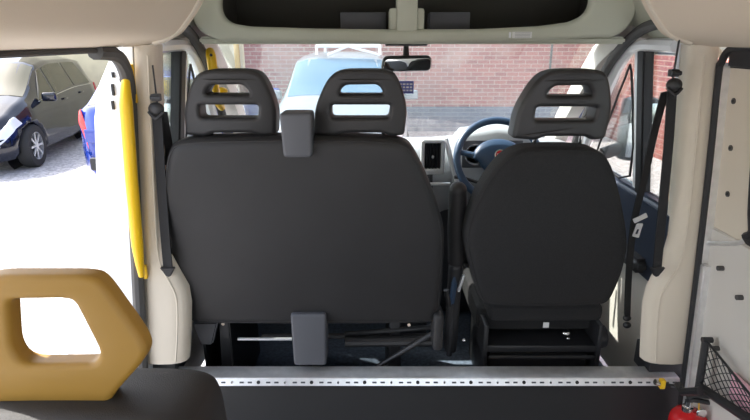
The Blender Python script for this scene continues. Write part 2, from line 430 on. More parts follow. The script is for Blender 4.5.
# ================================================================ CAB
def side(s): return 'left' if s < 0 else 'right'
for s, n in ((-1, 1), (1, 2)):
    XD = lambda z: .965 - .09 * max(z - .4, 0) / .7
    d = bpy.data.objects.new('door_%d' % n, None); COL.objects.link(d); d['kind'] = 'structure'
    d['label'] = ('passenger' if s < 0 else 'driver') + ' door beside the ' + ('bench seat' if s < 0 else 'single seat'); d['category'] = 'door'
    # door card
    def card(y0, y1, z0, z1, a, b, nm, m, bev=.006):
        p = []
        for o in (a, b):
            for y, z in ((y0, z0), (y1, z0), (y1, z1), (y0, z1)): p.append((s * (XD(z) - o), y, z))
        return MB().hexa(p, bev).out(nm, m, d)
    card(1.80, 2.95, -.3, .27, .0, -.05, 'door_panel', 'panel')
    card(1.80, 2.95, .26, .60, .03, -.05, 'door_card', 'doordk', .02)
    card(1.95, 2.55, .30, .36, .09, .02, 'armrest', 'dashdk', .02)
    # window frame
    card(2.09, 2.145, .56, 1.17, .012, -.03, 'glass_channel', 'rubber')
    card(1.86, 1.89, .56, 1.17, .0, -.04, 'frame', 'white')
    card(2.145, 2.18, .56, 1.17, .006, -.04, 'frame', 'white')
    # curved front of the frame
    fr = [(s * (XD(z) - .004), y, z) for y, z in ((1.87, 1.165), (2.12, 1.165), (2.24, 1.135), (2.36, 1.05), (2.50, .90), (2.68, .70), (2.76, .60))]
    MB().tube(fr, .024, 8, smooth=5).out('frame', 'white', d)
    ql = [(s * (XD(z) - .006), y, z) for y, z in ((2.20, .64), (2.20, 1.06), (2.26, 1.03), (2.40, .86), (2.56, .66), (2.54, .63))]
    MB().tube(ql, .005, 6, smooth=3, closed=True).out('quarter_light_seal', 'rubber', d)
    w = [(1.88, .60), (2.11, .60), (2.11, 1.16), (1.88, 1.16)]
    def pane(w, nm):
        a = [(s * (XD(z) + .012), y, z) for y, z in w]; b = [(s * (XD(z) + .016), y, z) for y, z in w]
        struct(MB().hexa(a + b).out(nm, 'glass'), 'clear glass in the cab door, ' + ('bench side' if s < 0 else 'driver side'), 'window')
    pane(w, 'window_%d' % (n + 1))
    pane([(2.17, .60), (2.72, .62), (2.32, 1.08), (2.17, 1.15)], 'window_%d' % (n + 3))
    # body opening seal and A pillar
    sl = [(s * (XD(z) - .040), y, z) for y, z in ((1.90, 1.24), (2.02, 1.225), (2.12, 1.195), (2.22, 1.15), (2.33, 1.085), (2.43, 1.0), (2.57, .86), (2.76, .66), (2.82, .45), (2.82, 0))]
    struct(MB().tube(sl, .020, 10, smooth=5).out('trim_%d' % (30 + n), 'greyrub'), 'dark rubber seal round the cab door opening, ' + ('bench side' if s < 0 else 'driver side'), 'seal')
    secs = []
    for y, z, xi, wd in ((2.10, 1.22, .82, .09), (2.32, 1.17, .81, .08), (2.44, 1.11, .81, .07), (2.60, .96, .80, .065), (2.85, .78, .82, .065), (3.12, .58, .85, .08), (3.2, .45, .86, .1)):
        secs.append([Vector((s * xi, y + .03, z)), Vector((s * (xi + .01), y - .03, z - .03)), Vector((s * (xi + wd), y - .045, z - .035)), Vector((s * (xi + wd + .02), y, z + .02)), Vector((s * (xi + .02), y + .07, z + .04))])
    struct(MB().loft(secs).out('trim_%d' % (18 + n), 'panel', ang=60), 'pale windscreen pillar trim, ' + ('bench side' if s < 0 else 'driver side'), 'pillar trim')
    # cab side rail above the door
    secs = [[Vector((s * .83, y, 1.23)), Vector((s * .87, y, 1.19)), Vector((s * .93, y, 1.155)), Vector((s * .95, y, 1.25)), Vector((s * .86, y, 1.28))] for y in (1.73, 1.95, 2.2)]
    struct(MB().loft(secs).out('trim_%d' % (20 + n), 'cabliner'), 'pale rail above the cab door, ' + ('bench side' if s < 0 else 'driver side'), 'trim')
    # outside mirror
    mr = empty('door_mirror', (s * 1.0, 2.52, .62), 'black door mirror outside the ' + ('passenger' if s < 0 else 'driver') + ' side quarter window', 'mirror')
    MB().box((s * 1.10, 2.55, .78), (.16, .10, .30), bev=.035).out('housing', 'black', mr)
    MB().cyl((s * .95, 2.55, .66), (s * 1.06, 2.55, .70), .03).out('arm', 'black', mr)
    MB().box((s * 1.10, 2.498, .78), (.13, .006, .25), bev=.002).out('mirror_glass', 'mirror', mr)

# overhead shelf
hole = [PY(u, v, 2.10) for u, v in ((221, 8), (224, 17), (232, 23.5), (250, 26.5), (320, 28.5), (400, 29.5), (480, 29), (540, 26), (570, 22), (584, 15), (590, 5), (590, -14), (560, -20), (250, -20), (222, -12))]
hole = [(p.x, p.z) for p in hole]
outer = [(-.83, 1.36), (-.80, 1.22), (-.72, 1.18)] + [(PY(u, v, 2.10).x, PY(u, v, 2.10).z) for u, v in ((235, 40.5), (300, 42.5), (400, 44), (500, 42), (570, 39), (600, 37))] + [(.74, 1.19), (.80, 1.23), (.83, 1.36), (.7, 1.46), (.4, 1.49), (-.4, 1.49), (-.7, 1.46)]
sh = empty('overhead_shelf', (0, 2.1, 1.2), 'pale grey green storage shelf above the windscreen', 'shelf')
plate(roundpoly(outer, .04), [roundpoly(hole, .02)], 2.11, .05, .018).out('fascia', 'cabliner', sh)
MB().box((0, 2.28, 1.205), (1.46, .32, .01)).out('shelf_floor', 'shelfdark', sh)
MB().box((0, 2.44, 1.33), (1.46, .012, .26)).out('back_panel', 'shelfdark', sh)
MB().box((-.73, 2.28, 1.33), (.01, .32, .26)).out('side_panel', 'shelfdark', sh)
MB().box((.73, 2.28, 1.33), (.01, .32, .26)).out('side_panel', 'shelfdark', sh)
a, b = PY(390, 10, 2.11), PY(424, 10, 2.11)
MB().box(((a.x + b.x) / 2, 2.14, 1.33), ((b.x - a.x) * .62, .10, .27), bev=.012).out('divider', 'cabliner', sh)
MB().box(((a.x + b.x) / 2, 2.16, 1.25), ((b.x - a.x) * 1.05, .10, .09), bev=.012).out('divider', 'cabliner', sh)
a, b = PY(340, 17, 2.24), PY(386, 28, 2.24)
tag(MB().box(((a.x + b.x) / 2, 2.30, 1.250), (b.x - a.x, .10, .072), bev=.004).out('document_box', 'greyplas'), 'grey box on the overhead shelf, left of its middle post', 'box')
a, b = PY(430, 17, 2.24), PY(470, 28, 2.24)
tag(MB().box(((a.x + b.x) / 2, 2.30, 1.250), (b.x - a.x, .10, .072), bev=.004).out('document_box', 'greyplas'), 'grey box on the overhead shelf, right of its middle post', 'box')
# header below the shelf down to the windscreen
struct(MB().hexa([(-.80, 2.12, 1.168), (.80, 2.12, 1.168), (.80, 2.46, 1.165), (-.80, 2.46, 1.165), (-.80, 2.12, 1.195), (.80, 2.12, 1.195), (.80, 2.46, 1.20), (-.80, 2.46, 1.20)], .008).out('ceiling_header', 'cabliner'), 'pale windscreen header under the shelf', 'ceiling')
# sticker
st = empty('warning_sticker', PY(522, 35, 2.083), 'small white sticker on the overhead shelf edge, above the driver side', 'sticker')
p0 = PY(522, 35, 2.081)
MB().box(p0, (.072, .002, .022)).out('paper', 'label', st)
for k in range(4): MB().box((p0.x + .002, p0.y - .0015, p0.z + .0075 - k * .005), (.056, .001, .0014)).out('text_line', 'ink', st)
p1 = PY(510, 35, 2.082); MB().box(p1, (.008, .002, .020)).out('symbol', 'silver', st)

# windscreen
secs = []
for y, z, x in ((2.44, 1.18, .82), (2.62, 1.06, .84), (2.8, .93, .86), (3.0, .76, .88), (3.16, .60, .90)):
    row = []
    for k in range(13):
        t = k / 6 - 1; row.append(Vector((x * t, y + .10 * (1 - t * t) , z + .02 * (1 - t * t))))
    secs.append(row + [p + Vector((0, .004, .004)) for p in reversed(row)])
struct(MB().loft(secs).out('window_6', 'screen'), 'windscreen of the van', 'window')

# dashboard
dash = empty('dashboard', (0, 2.8, -.3), 'grey dashboard with dark lower half under the windscreen', 'dashboard')
def prof(ys): return [Vector((x, y, z)) for x, y, z in ys]
secs = []
for x, dy, dz in ((-.90, .06, -.06), (-.84, 0, -.02), (-.6, -.02, 0), (-.2, -.02, 0), (-.02, -.04, .0), (.16, -.03, .0), (.25, 0, .01), (.42, 0, .03), (.62, 0, .01), (.84, 0, -.02), (.90, .06, -.06)):
    secs.append(prof([(x, 2.56 + dy, .42 + dz), (x, 2.53 + dy, .56 + dz), (x, 2.57 + dy, .67 + dz), (x, 2.66 + dy, .705 + dz), (x, 2.85, .69 + dz * .7), (x, 3.14, .60), (x, 3.2, .45), (x, 3.1, .2), (x, 2.75 + dy, .25)]))
MB().loft(secs).out('top_panel', 'dash', dash, 60)
MB().hexa([(-.88, 2.62, .44), (.88, 2.62, .44), (.88, 3.1, .3), (-.88, 3.1, .3), (-.88, 2.72, -.28), (.88, 2.72, -.28), (.88, 3.1, -.29), (-.88, 3.1, -.29)], .02).out('lower_panel', 'dashdk', dash)
# centre stack
MB().hexa([(-.09, 2.46, .60), (.13, 2.46, .60), (.14, 2.7, .70), (-.10, 2.7, .70), (-.10, 2.42, .15), (.14, 2.42, .15), (.16, 2.72, .15), (-.12, 2.72, .15)], .02).out('centre_stack', 'dashdk', dash)
MB().hexa([(-.08, 2.46, .14), (.12, 2.46, .14), (.14, 2.72, .2), (-.10, 2.72, .2), (-.06, 2.40, -.28), (.12, 2.40, -.28), (.14, 2.72, -.28), (-.08, 2.72, -.28)], .02).out('centre_console', 'dashdk', dash)
# centre vent (silver bezel with black vertical slats)
def vent(u0, u1, v0, v1, Y):
    a, b = PY(u0, v0, Y), PY(u1, v1, Y)
    o = [(a.x, b.z), (b.x, b.z), (b.x, a.z), (a.x, a.z)]
    m = .16 * (b.x - a.x)
    h = [(a.x + m, b.z + m * 1.5), (b.x - m, b.z + m * 1.5), (b.x - m, a.z - m), (a.x + m, a.z - m)]
    bz = plate(roundpoly(o, .018), [roundpoly(h, .006)], Y, .03, .006).out('air_vent', 'silver', dash)
    MB().box(((a.x + b.x) / 2, Y + .012, (a.z + b.z) / 2 + m * .25), (b.x - a.x - 2 * m, .004, a.z - b.z - 2.2 * m)).out('vent_back', 'rubber', bz)
    for k in range(5):
        x = a.x + m + (b.x - a.x - 2 * m) * (k + .5) / 5
        MB().box((x, Y + .002, (a.z + b.z) / 2 + m * .25), (.003, .018, a.z - b.z - 2.4 * m), rot=(0, 0, .3)).out('slat', 'black', bz)
    MB().ell(((a.x + b.x) / 2, Y - .006, (a.z + b.z) / 2), (.006, .006, .008)).out('knob', 'silver', bz)
vent(421, 444, 139, 174, 2.44)
MB().box((.058, 2.452, .50), (.07, .02, .09), bev=.006).out('radio', 'rubber', dash)
a, b = PY(424, 178, 2.41), PY(446, 184, 2.41)
# instrument binnacle
bi = MB()
secs = []
for y, w, z1 in ((2.50, .18, .755), (2.52, .20, .775), (2.62, .20, .785), (2.80, .18, .74)):
    secs.append([Vector((.43 - w, y, .52)), Vector((.43 - w, y, z1 - .06)), Vector((.43 - w * .8, y, z1 - .01)), Vector((.43, y, z1 + .012)), Vector((.43 + w * .8, y, z1 - .01)), Vector((.43 + w, y, z1 - .06)), Vector((.43 + w, y, .52))])
bi.loft(secs).out('instrument_binnacle', 'dash', dash, 50)
ic = MB().box((.41, 2.497, .670), (.28, .010, .13), bev=.003).out('instrument_panel', 'greyplas', dash)
for dx in (-.08, .08):
    MB().lathe([(.048, 0), (.050, -.006), (.044, -.006), (.044, 0)], (.41 + dx, 2.491, .67), 'y', 28).out('gauge_ring', 'silver', ic)
MB().cyl((.43, 2.6, .52), (.46, 2.36, .46), .035).out('steering_column', 'dashdk', dash)
MB().tube([(.36, 2.40, .55), (.26, 2.38, .585), (.22, 2.375, .59)], .008, 8).out('stalk', 'black', dash)
MB().tube([(.50, 2.40, .55), (.60, 2.38, .585)], .008, 8).out('stalk', 'black', dash)
MB().tube([PY(446, 139, 2.46), PY(449, 152, 2.44), PY(453, 168, 2.42), PY(458, 186, 2.40)], .011, 8).out('trim_strip', 'silver', dash)
MB().tube([PY(424, 184, 2.42), PY(450, 184, 2.42)], .008, 8).out('trim_strip', 'silver', dash)
# gear lever on the console
gl = MB().tube([(.05, 2.44, .10), (.05, 2.38, .20), (.05, 2.36, .26)], .009, 8).out('gear_lever', 'black', dash)
MB().ell((.05, 2.355, .285), (.024, .024, .035)).out('gear_knob', 'black', gl)

# steering wheel
c = PY(499, 160, 2.33)
sw = empty('steering_wheel', c, 'dark steering wheel, blue skylight painted in, with a round red badge, left of the driver headrest', 'steering wheel')
tilt = Matrix.Rotation(math.radians(-30), 3, 'X')
R = .185
def W(x, y, z): return c + tilt @ Vector((x, y, z))
MB().tube([W(R * math.cos(2 * PI * k / 48), 0, R * math.sin(2 * PI * k / 48)) for k in range(48)], .0165, 12, closed=True).out('rim', 'wheelsky', sw)
hb = MB().ell((0, .0, .008), (.092, .03, .085), 28, 16)
hb.map(lambda q: W(q.x * (1 + .25 * (q.z > 0)), q.y, q.z * (1.05 if q.z > 0 else .9))).out('hub', 'wheelsky', sw)
for a in (12, 168, 250, 290):
    ca, sa = math.cos(math.radians(a)), math.sin(math.radians(a))
    MB().tube([W(.055 * ca, .005, .055 * sa), W(.12 * ca, .006, .12 * sa), W(R * ca, 0, R * sa)], [.022, .014, .012], 10).out('spoke', 'silver' if a > 200 else 'wheelsky', sw)
bd = MB().lathe([(.026, -.027), (.026, -.033), (.021, -.034), (.021, -.031)], (0, 0, 0), 'y', 30)
bd.map(lambda q: W(q.x, q.y, q.z + .012)).out('badge', 'chrome', sw)
b2 = MB().lathe([(.021, -.026), (.021, -.0325), (.018, -.0335)], (0, 0, 0), 'y', 30)
bd = b2.map(lambda q: W(q.x, q.y, q.z + .012)).out('badge_face', 'redlens', sw)
fc = bpy.data.curves.new('t', 'FONT'); fc.body = 'FIAT'; fc.size = .017; fc.align_x = 'CENTER'; fc.align_y = 'CENTER'; fc.extrude = .0006
to = bpy.data.objects.new('t', fc); COL.objects.link(to)
me = bpy.data.meshes.new_from_object(to.evaluated_get(bpy.context.evaluated_depsgraph_get())); bpy.data.objects.remove(to)
tb = MB(); tb.bm.from_mesh(me)
tb.map(lambda q: W(q.x, -.0345 - q.z, q.y + .012)).out('badge_letters', 'chrome', sw)

# rear view mirror and hanging card
mc = PY(406, 63, 2.28)
rm = empty('rear_view_mirror', (mc.x, 2.28, 1.17), 'black rear view mirror hanging from the windscreen header', 'mirror')
MB().box((mc.x, 2.30, 1.165), (.17, .05, .012), bev=.003).out('mount', 'black', rm)
MB().cyl((mc.x, 2.29, 1.163), (mc.x, 2.285, mc.z + .02), .010, .014).out('stem', 'black', rm)
a, b = PY(380.5, 55.5, 2.27), PY(431.5, 71.5, 2.27)
mrot = Euler((math.radians(13), 0, math.radians(8))).to_matrix(); mcc = Vector((mc.x, 2.275, mc.z))
def mturn(q): return mcc + mrot @ (q - mcc)
o = roundpoly([(a.x, b.z), (b.x, b.z + .003), (b.x, a.z), (a.x + .01, a.z - .002)], .022)
plate(o, [], 2.275, .035, .01).map(mturn).out('housing', 'black', rm)
o2 = roundpoly([(a.x + .006, b.z + .006), (b.x - .006, b.z + .008), (b.x - .006, a.z - .005), (a.x + .014, a.z - .008)], .018)
plate(o2, [], 2.257, .004, .001).map(mturn).out('mirror_glass', 'mirror', rm)
a, b = PY(398, 81, 2.27), PY(413.5, 93.5, 2.27)
hc = empty('hanging_card', ((a.x + b.x) / 2, 2.27, a.z), 'small blue and white card hanging on a cord below the mirror', 'card')
MB().box(((a.x + b.x) / 2, 2.27, (a.z + b.z) / 2), (b.x - a.x, .003, a.z - b.z), bev=.001).out('card', 'cardblue', hc)
for k in range(3):
    for j in range(4):
        w = (b.x - a.x) * (.17 if (j + k) % 2 else .12)
        MB().box((a.x + (b.x - a.x) * (.17 + .22 * j), 2.268, a.z - (a.z - b.z) * (.25 + .25 * k)), (w, .001, (a.z - b.z) * .12)).out('lettering', 'label', hc)
MB().cyl(((a.x + b.x) / 2, 2.27, a.z), ((a.x + b.x) / 2, 2.275, a.z + .045), .0012, seg=6).out('cord', 'black', hc)

# ================================================================ CAB SEATS
KS = -.20
def seat_pt(u, v, off=0): return PS(u, v, 1.800 + off, .175, KS)
def shear(q): return Vector((q.x, q.y + KS * (q.z - .175), q.z))
def outline(px, n=5):
    return [(p.x, p.z) for p in catmull([Vector((q.x, 0, q.z)) for q in (seat_pt(u, v) for u, v in px)], n, True)]
def headrest(parent, dx, m='headrest', kv=1.0, ku=1.0):
    """headrest with two slots; pixel outline measured on the left one, shifted"""
    def H(u, v): q = PY(230.5 + (u - 230.5) * ku, 68.5 + (v - 68.5) * kv, 1.690); return (q.x + dx, q.z)
    o = roundpoly([H(*q) + (r,) for q, r in (((185, 135), .012), ((184.5, 108), .03), ((194, 80), .05), ((206, 68.5), .05), ((257, 68.5), .05), ((267, 79), .05), ((277, 108), .03), ((276, 135), .012), ((262, 136), .01), ((254, 132), .01), ((215, 132), .01), ((207, 136), .01))], .02, 6)
    h1 = roundpoly([H(*q) for q in ((207, 93.5), (213, 84), (246, 83.5), (253, 93.5))], .014, 5)
    h2 = roundpoly([H(*q) for q in ((201, 104), (260, 104), (259, 117), (202, 117))], .012, 5)
    p = plate(o, [h1, h2], 1.700, .085, .0145, 5)
    p.map(lambda q: Vector((q.x, q.y - .018 * ((q.x - (H(230.5, 100)[0])) / .13) ** 2 * -1 - (q.z - .95) * .10, q.z)))
    hr = p.out('headrest', m, parent, 60)
    for u in (209, 255):
        a = H(u, 133); MB().cyl((a[0], 1.725, a[1] - .09), (a[0], 1.712, a[1] + .02), .0065, seg=12).out('stalk', 'chrome' if dx > .6 else 'black', hr)
    return hr

bench = empty('bench_seat', (-.38, 1.9, -.3), 'black double passenger bench seat with two slotted headrests', 'car seat')
bo = outline([(181, 140), (225, 137), (300, 136), (370, 137), (403, 141), (415, 152), (428, 178), (438, 205), (444, 232), (443, 270), (441, 300), (436, 317), (425, 321.5), (360, 322.5), (260, 322.5), (205, 321.5), (190, 317), (182, 300), (169, 272), (164, 240), (163, 205), (165, 175), (169, 152)], 4)
pillow(bo, 1.770, 1.910, .04, .012).map(shear).out('backrest', 'vinyl', bench, 70)
# piping along the rear edge
def piping(bo, m, parent, ins, ydeep):
    N = len(bo); pts = []
    cen = sum((Vector(p) for p in bo), Vector((0, 0))) / N
    for i in range(N):
        d = (Vector(bo[(i + 1) % N]) - Vector(bo[i - 1])).normalized(); n = Vector((-d.y, d.x))
        if n.dot(cen - Vector(bo[i])) < 0: n = -n
        p = Vector(bo[i]) + n * ins; pts.append(shear(Vector((p.x, ydeep, p.y))))
    return MB().tube(pts, .003, 6, closed=True).out('piping', m, parent)
piping(bo, 'vinyl', bench, .012, 1.782)
hpx = PY(361.5, 100, 1.69).x - PY(230.5, 100, 1.69).x
headrest(bench, 0)
headrest(bench, hpx)
# belt covers
def cover(u0, v0, u1, v1, Y, thick, parent, m, nm, k=0):
    a, b = PY(u0, v0, Y), PY(u1, v1, Y)
    o = roundpoly([(a.x + .004, b.z), (b.x - .004, b.z), (b.x, a.z), (a.x, a.z)], .014)
    p = plate(o, [], Y + thick / 2, thick, .010)
    p.map(lambda q: Vector((q.x, q.y + k * (q.z - b.z), q.z)))
    return p.out(nm, m, parent)
cover(279.5, 112.5, 313.5, 158, 1.605, .09, bench, 'greyplas', 'belt_guide_cover', -.1)
cover(290, 314.5, 327.5, 366, 1.735, .10, bench, 'greyplas', 'belt_reel_cover')
# cushion and frame
MB().box((-.385, 2.16, .19), (.90, .42, .11), bev=.04, seg=3).out('seat_cushion', 'fabric', bench)
def tubeP(pts, Y, r, parent, nm, m='black'):
    return MB().tube([PY(u, v, y) for (u, v), y in zip(pts, Y)], r, 10).out(nm, m, parent)
tubeP([(262, 336), (430, 336)], (1.920, 1.920), .011, bench, 'cross_bar')
lpart(tubeP([(238, 339), (292, 339)], (1.870, 1.870), .006, bench, 'link_rod', 'silver'), 'pale thin rod')
tubeP([(345, 342), (433, 341)], (1.870, 1.870), .020, bench, 'cross_bar')
tubeP([(432, 334), (372, 370)], (1.840, 1.840), .010, bench, 'brace')
tubeP([(345, 334), (433, 327)], (1.910, 1.910), .010, bench, 'brace')
MB().box((-.835, 2.13, -.10), (.012, .40, .38), bev=.004).out('side_panel', 'black', bench)  # skirt added to block a bright sun streak on the cab floor
for x in (-.74, -.42, -.06):
    MB().hexa([(x - .02, 1.910, .14), (x + .02, 1.910, .14), (x + .02, 2.350, .15), (x - .02, 2.350, .15), (x - .03, 1.890, -.30), (x + .03, 1.890, -.30), (x + .03, 2.350, -.30), (x - .03, 2.350, -.30)], .005).out('leg', 'black', bench)
a = PY(437, 327, 1.790)
MB().box(a, (.038, .10, .150), bev=.018, seg=4).out('hinge_cover', 'headrest', bench)
for u, v in ((192, 317), (223, 324), (409, 325)):
    MB().cyl(PY(u, v, 1.860), PY(u, v, 1.840), .006, seg=10).out('bolt', 'chrome', bench)
a = PY(206, 334, 1.870)
MB().hexa([(a.x - .05, 1.870, a.z + .05), (a.x + .05, 1.870, a.z + .05), (a.x + .05, 1.910, a.z + .05), (a.x - .05, 1.910, a.z + .05), (a.x - .025, 1.870, a.z - .05), (a.x + .02, 1.870, a.z - .05), (a.x + .02, 1.910, a.z - .05), (a.x - .025, 1.910, a.z - .05)], .006).out('bracket', 'greyplas', bench)

drv = empty('driver_seat', (.45, 2.020, -.3), 'black single driver seat with one slotted headrest, behind the steering wheel', 'car seat')
do = outline([(522, 149), (540, 147), (560, 146.5), (580, 147), (596, 149.5), (607, 158), (615, 176), (622, 205), (627, 238), (624, 262), (616, 285), (606, 301), (585, 305), (545, 306), (500, 305), (483, 301), (475, 285), (469, 262), (465, 242), (467, 225), (475, 202), (488, 178), (505, 158)], 4)
pillow(do, 1.775, 1.910, .035, .012).map(shear).out('backrest', 'fabric', drv, 70)
piping(do, 'fabric', drv, .010, 1.787)
hdx = PY(566, 100, 1.69).x - PY(230.5, 100, 1.69).x
hd = headrest(drv, hdx, 'black', 1.055, 1.02)
a = PY(546, 313, 1.870)
MB().box((a.x, 2.040, a.z - .0), (.44, .36, .075), bev=.03, seg=3).out('lumbar_roll', 'fabric', drv)
MB().box((a.x, 2.190, .10), (.50, .46, .12), bev=.04, seg=3).out('seat_cushion', 'fabric', drv)
ax = a.x
MB().box((ax, 2.120, -.16), (.40, .42, .27), bev=.01).out('seat_base', 'black', drv)
MB().box((ax, 2.030, .01), (.44, .30, .03), bev=.005).out('slide_frame', 'black', drv)
for dz, w in ((-.02, .42), (-.085, .40)):
    MB().cyl((ax - w / 2, 1.870, dz), (ax + w / 2, 1.870, dz), .008, seg=10).out('cross_bar', 'black', drv)
for s in (-1, 1):
    MB().box((ax + s * .225, 1.970, .04), (.02, .20, .16), bev=.008).out('recliner_plate', 'black', drv)
    MB().box((ax + s * .225, 1.950, -.15), (.02, .16, .28), bev=.006).out('leg', 'black', drv)
q = PY(600, 340, 1.870)
MB().lathe([(.012, -.02), (.045, -.02), (.05, 0), (.045, .02), (.012, .02)], (ax + .245, 1.930, .04), 'x', 24).out('recliner_dial', 'black', drv)
lpart(MB().box(PY(546, 325, 1.865), (.022, .004, .022)).out('care_tag', 'label', drv), 'small white tag')
MB().ell(PY(566, 333, 1.860), (.016, .012, .010)).out('bolt', 'chrome', drv)
MB().ell(PY(568, 338, 1.855), (.008, .008, .005)).out('bolt', 'chrome', drv)
MB().ell(PY(464, 340, 1.870), (.008, .008, .008)).out('bolt', 'chrome', drv)
a, b = PY(490, 348, 1.900), PY(545, 354, 1.900)
lpart(MB().box(((a.x + b.x) / 2, 1.905, (a.z + b.z) / 2), (b.x - a.x, .006, .012)).out('label_strip', mat('faded yellow label', (.25, .2, .07), .7)), 'faded yellow strip').parent = drv
bpy.data.objects['label_strip'].location = -Vector(drv.location)
MB().box((PY(459, 250, 1.850).x, 1.930, .17), (.05, .07, .42), rot=(.12, 0, 0), bev=.022, seg=4).map(lambda q: q).out('armrest', 'black', drv)
a = PY(457, 220, 1.770)
bo2 = PY(457, 188, 1.790)
MB().ell(PY(458, 190, 1.81), (.031, .031, .03)).out('armrest', 'headrest', drv)
MB().tube([PY(458, 190, 1.810), PY(457, 225, 1.830), PY(456, 262, 1.860)], [.030, .034, .030], 14).out('armrest', 'headrest', drv)
# buckle stalks between the seats
MB().tube([PY(449, 355, 1.910), PY(452, 320, 1.910), PY(454, 300, 1.900)], .012, 10).out('buckle_stalk', 'black', drv)
MB().tube([PY(453, 302, 1.900), PY(455, 285, 1.890), PY(457, 270, 1.890)], [.020, .022, .016], 10, flat=.5).out('buckle', 'wheelsky', drv)  # bluish reflection painted into the buckle colour
MB().tube([PY(446, 290, 1.870), PY(449, 306, 1.870)], .010, 8).out('buckle', 'black', drv)
lpart(MB().box(PY(461, 283, 1.870), (.010, .02, .07), rot=(0, .25, 0), bev=.004).out('trim_strip', 'silver', drv), 'silver edge strip')

# ================================================================ SEAT BELTS
for s, nm, lb in ((-1, 'L', 'black seat belt on the pillar left of the double bench'), (1, 'R', 'black seat belt with silver tongue on the driver side pillar')):
    if s < 0:
        top, guide, slot = PY(156, 97.5, 1.667), PY(157, 110, 1.665), PY(155, 72, 1.68)
        down = [PY(157, 112, 1.67), PY(160, 160, 1.67), PY(164, 220, 1.672), PY(168, 268, 1.674)]
        front = [PY(163, 112, 1.672), PY(166, 130, 1.70), PY(169, 148, 1.75), PY(169, 165, 1.79)]
    else:
        top, guide, slot = PY(674, 73, 1.667), PY(673, 86, 1.665), PY(675, 66, 1.68)
        down = [PY(672, 90, 1.67), PY(668, 150, 1.67), PY(662, 215, 1.672), PY(657, 268, 1.674)]
        front = [PY(665, 92, 1.675), PY(655, 130, 1.74), PY(644, 180, 1.76), PY(634, 222, 1.82), PY(629, 270, 1.86), PY(627, 318, 1.9)]
    sb = empty('seat_belt', (guide.x, guide.y, guide.z), lb, 'seat belt')
    MB().box((guide.x, 1.673, top.z + .03), (.003, .008, .13), bev=.001).out('adjuster_slot', 'rubber', sb)
    MB().box((top.x, 1.669, top.z), (.026, .024, .022), bev=.004).out('adjuster_button', 'black', sb)
    MB().tube([(top.x - .013, 1.658, top.z), (top.x + .016, 1.658, top.z)], .007, 10).out('adjuster_lever', 'black', sb)
    MB().ell((guide.x, 1.66, guide.z + .004), (.024, .014, .020)).out('guide_cap', 'black', sb)
    MB().tube([(guide.x - .022, 1.655, guide.z - .004), (guide.x + .0, 1.648, guide.z - .024), (guide.x + .022, 1.655, guide.z - .006)], .005, 8, smooth=3).out('guide_loop', 'chrome' if 0 else 'black', sb)
    MB().ribbon(down, .034, (1, .25 * s, 0), .004).out('webbing', 'belt', sb)
    MB().ribbon(front, .026, (1, .2, 0), .004).out('webbing', 'belt', sb)
    e = down[-1]
    MB().hexa([(e.x - .026, 1.665, e.z + .004), (e.x + .026, 1.665, e.z + .004), (e.x + .026, 1.68, e.z + .004), (e.x - .026, 1.68, e.z + .004), (e.x - .006, 1.666, e.z - .030), (e.x + .006, 1.666, e.z - .030), (e.x + .006, 1.68, e.z - .030), (e.x - .006, 1.68, e.z - .030)], .003).out('belt_outlet', 'rubber', sb)
    if s > 0:
        a = PY(642, 214, 1.79); b = PY(638, 229, 1.79)
        lpart(MB().box(((a.x + b.x) / 2, 1.792, (a.z + b.z) / 2 + .012), (.05, .006, .018), rot=(0, -.5, 0), bev=.003).out('tongue_head', 'silver', sb), 'silver tongue head')
        lpart(plate(roundpoly([(b.x - .016, b.z - .028), (b.x + .008, b.z - .034), (b.x + .016, b.z + .02), (b.x - .006, b.z + .02)], .004), [roundpoly([(b.x - .007, b.z - .018), (b.x + .002, b.z - .021), (b.x + .006, b.z - .002), (b.x - .002, b.z - .001)], .002)], 1.792, .004, .001).out('tongue', 'silver', sb), 'silver tongue')
        for v in (318, 325):
            MB().ell(PY(627, v, 1.9), (.016, .012, .013)).out('anchor', 'black', sb)

# ================================================================ YELLOW RAILS
gr = empty('grab_rail', PY(138, 278, 1.63), 'long yellow grab rail up the left pillar beside the open side door', 'grab rail')
MB().tube([PY(126.5, 77, 1.645), PY(125.5, 86, 1.63), PY(126, 104, 1.62), PY(131.5, 180, 1.62), PY(137.5, 245, 1.62), PY(139.5, 262, 1.625), PY(141.5, 276, 1.64)], [.009, .014, .019, .019, .018, .014, .009], 16).out('pole', 'yellow', gr)
a = PY(130, 84, 1.665)
MB().box((a.x, 1.668, a.z), (.030, .012, .115), bev=.004).out('mounting_bracket', 'yellow', gr)
a = PY(142, 272, 1.668)
MB().box((a.x, 1.67, a.z), (.032, .014, .05), bev=.004).out('mounting_bracket', 'yellow', gr)
a = PY(123, 80, 1.64); MB().cyl(a, a + Vector((0, .03, 0)), .011, seg=14).out('bolt', 'greyrub', gr)

gp = empty('grab_rail', PY(209, 60, 2.22), 'short yellow grab handle on the windscreen pillar behind the left headrest', 'grab rail')
MB().tube([PY(210, 51, 2.24), PY(211, 56, 2.21), PY(213, 70, 2.20), PY(215, 90, 2.25), PY(218, 102, 2.34), PY(222, 108, 2.38)], [.016, .020, .019, .018, .018, .014], 12, smooth=0).out('pole', 'yellow', gp)
MB().ell(PY(222.5, 91, 2.34), (.022, .02, .016)).out('mounting_bracket', 'yellow', gp)
MB().cyl(PY(211, 55, 2.195), PY(211, 55, 2.185), .006, seg=10).out('bolt', 'rubber', gp)

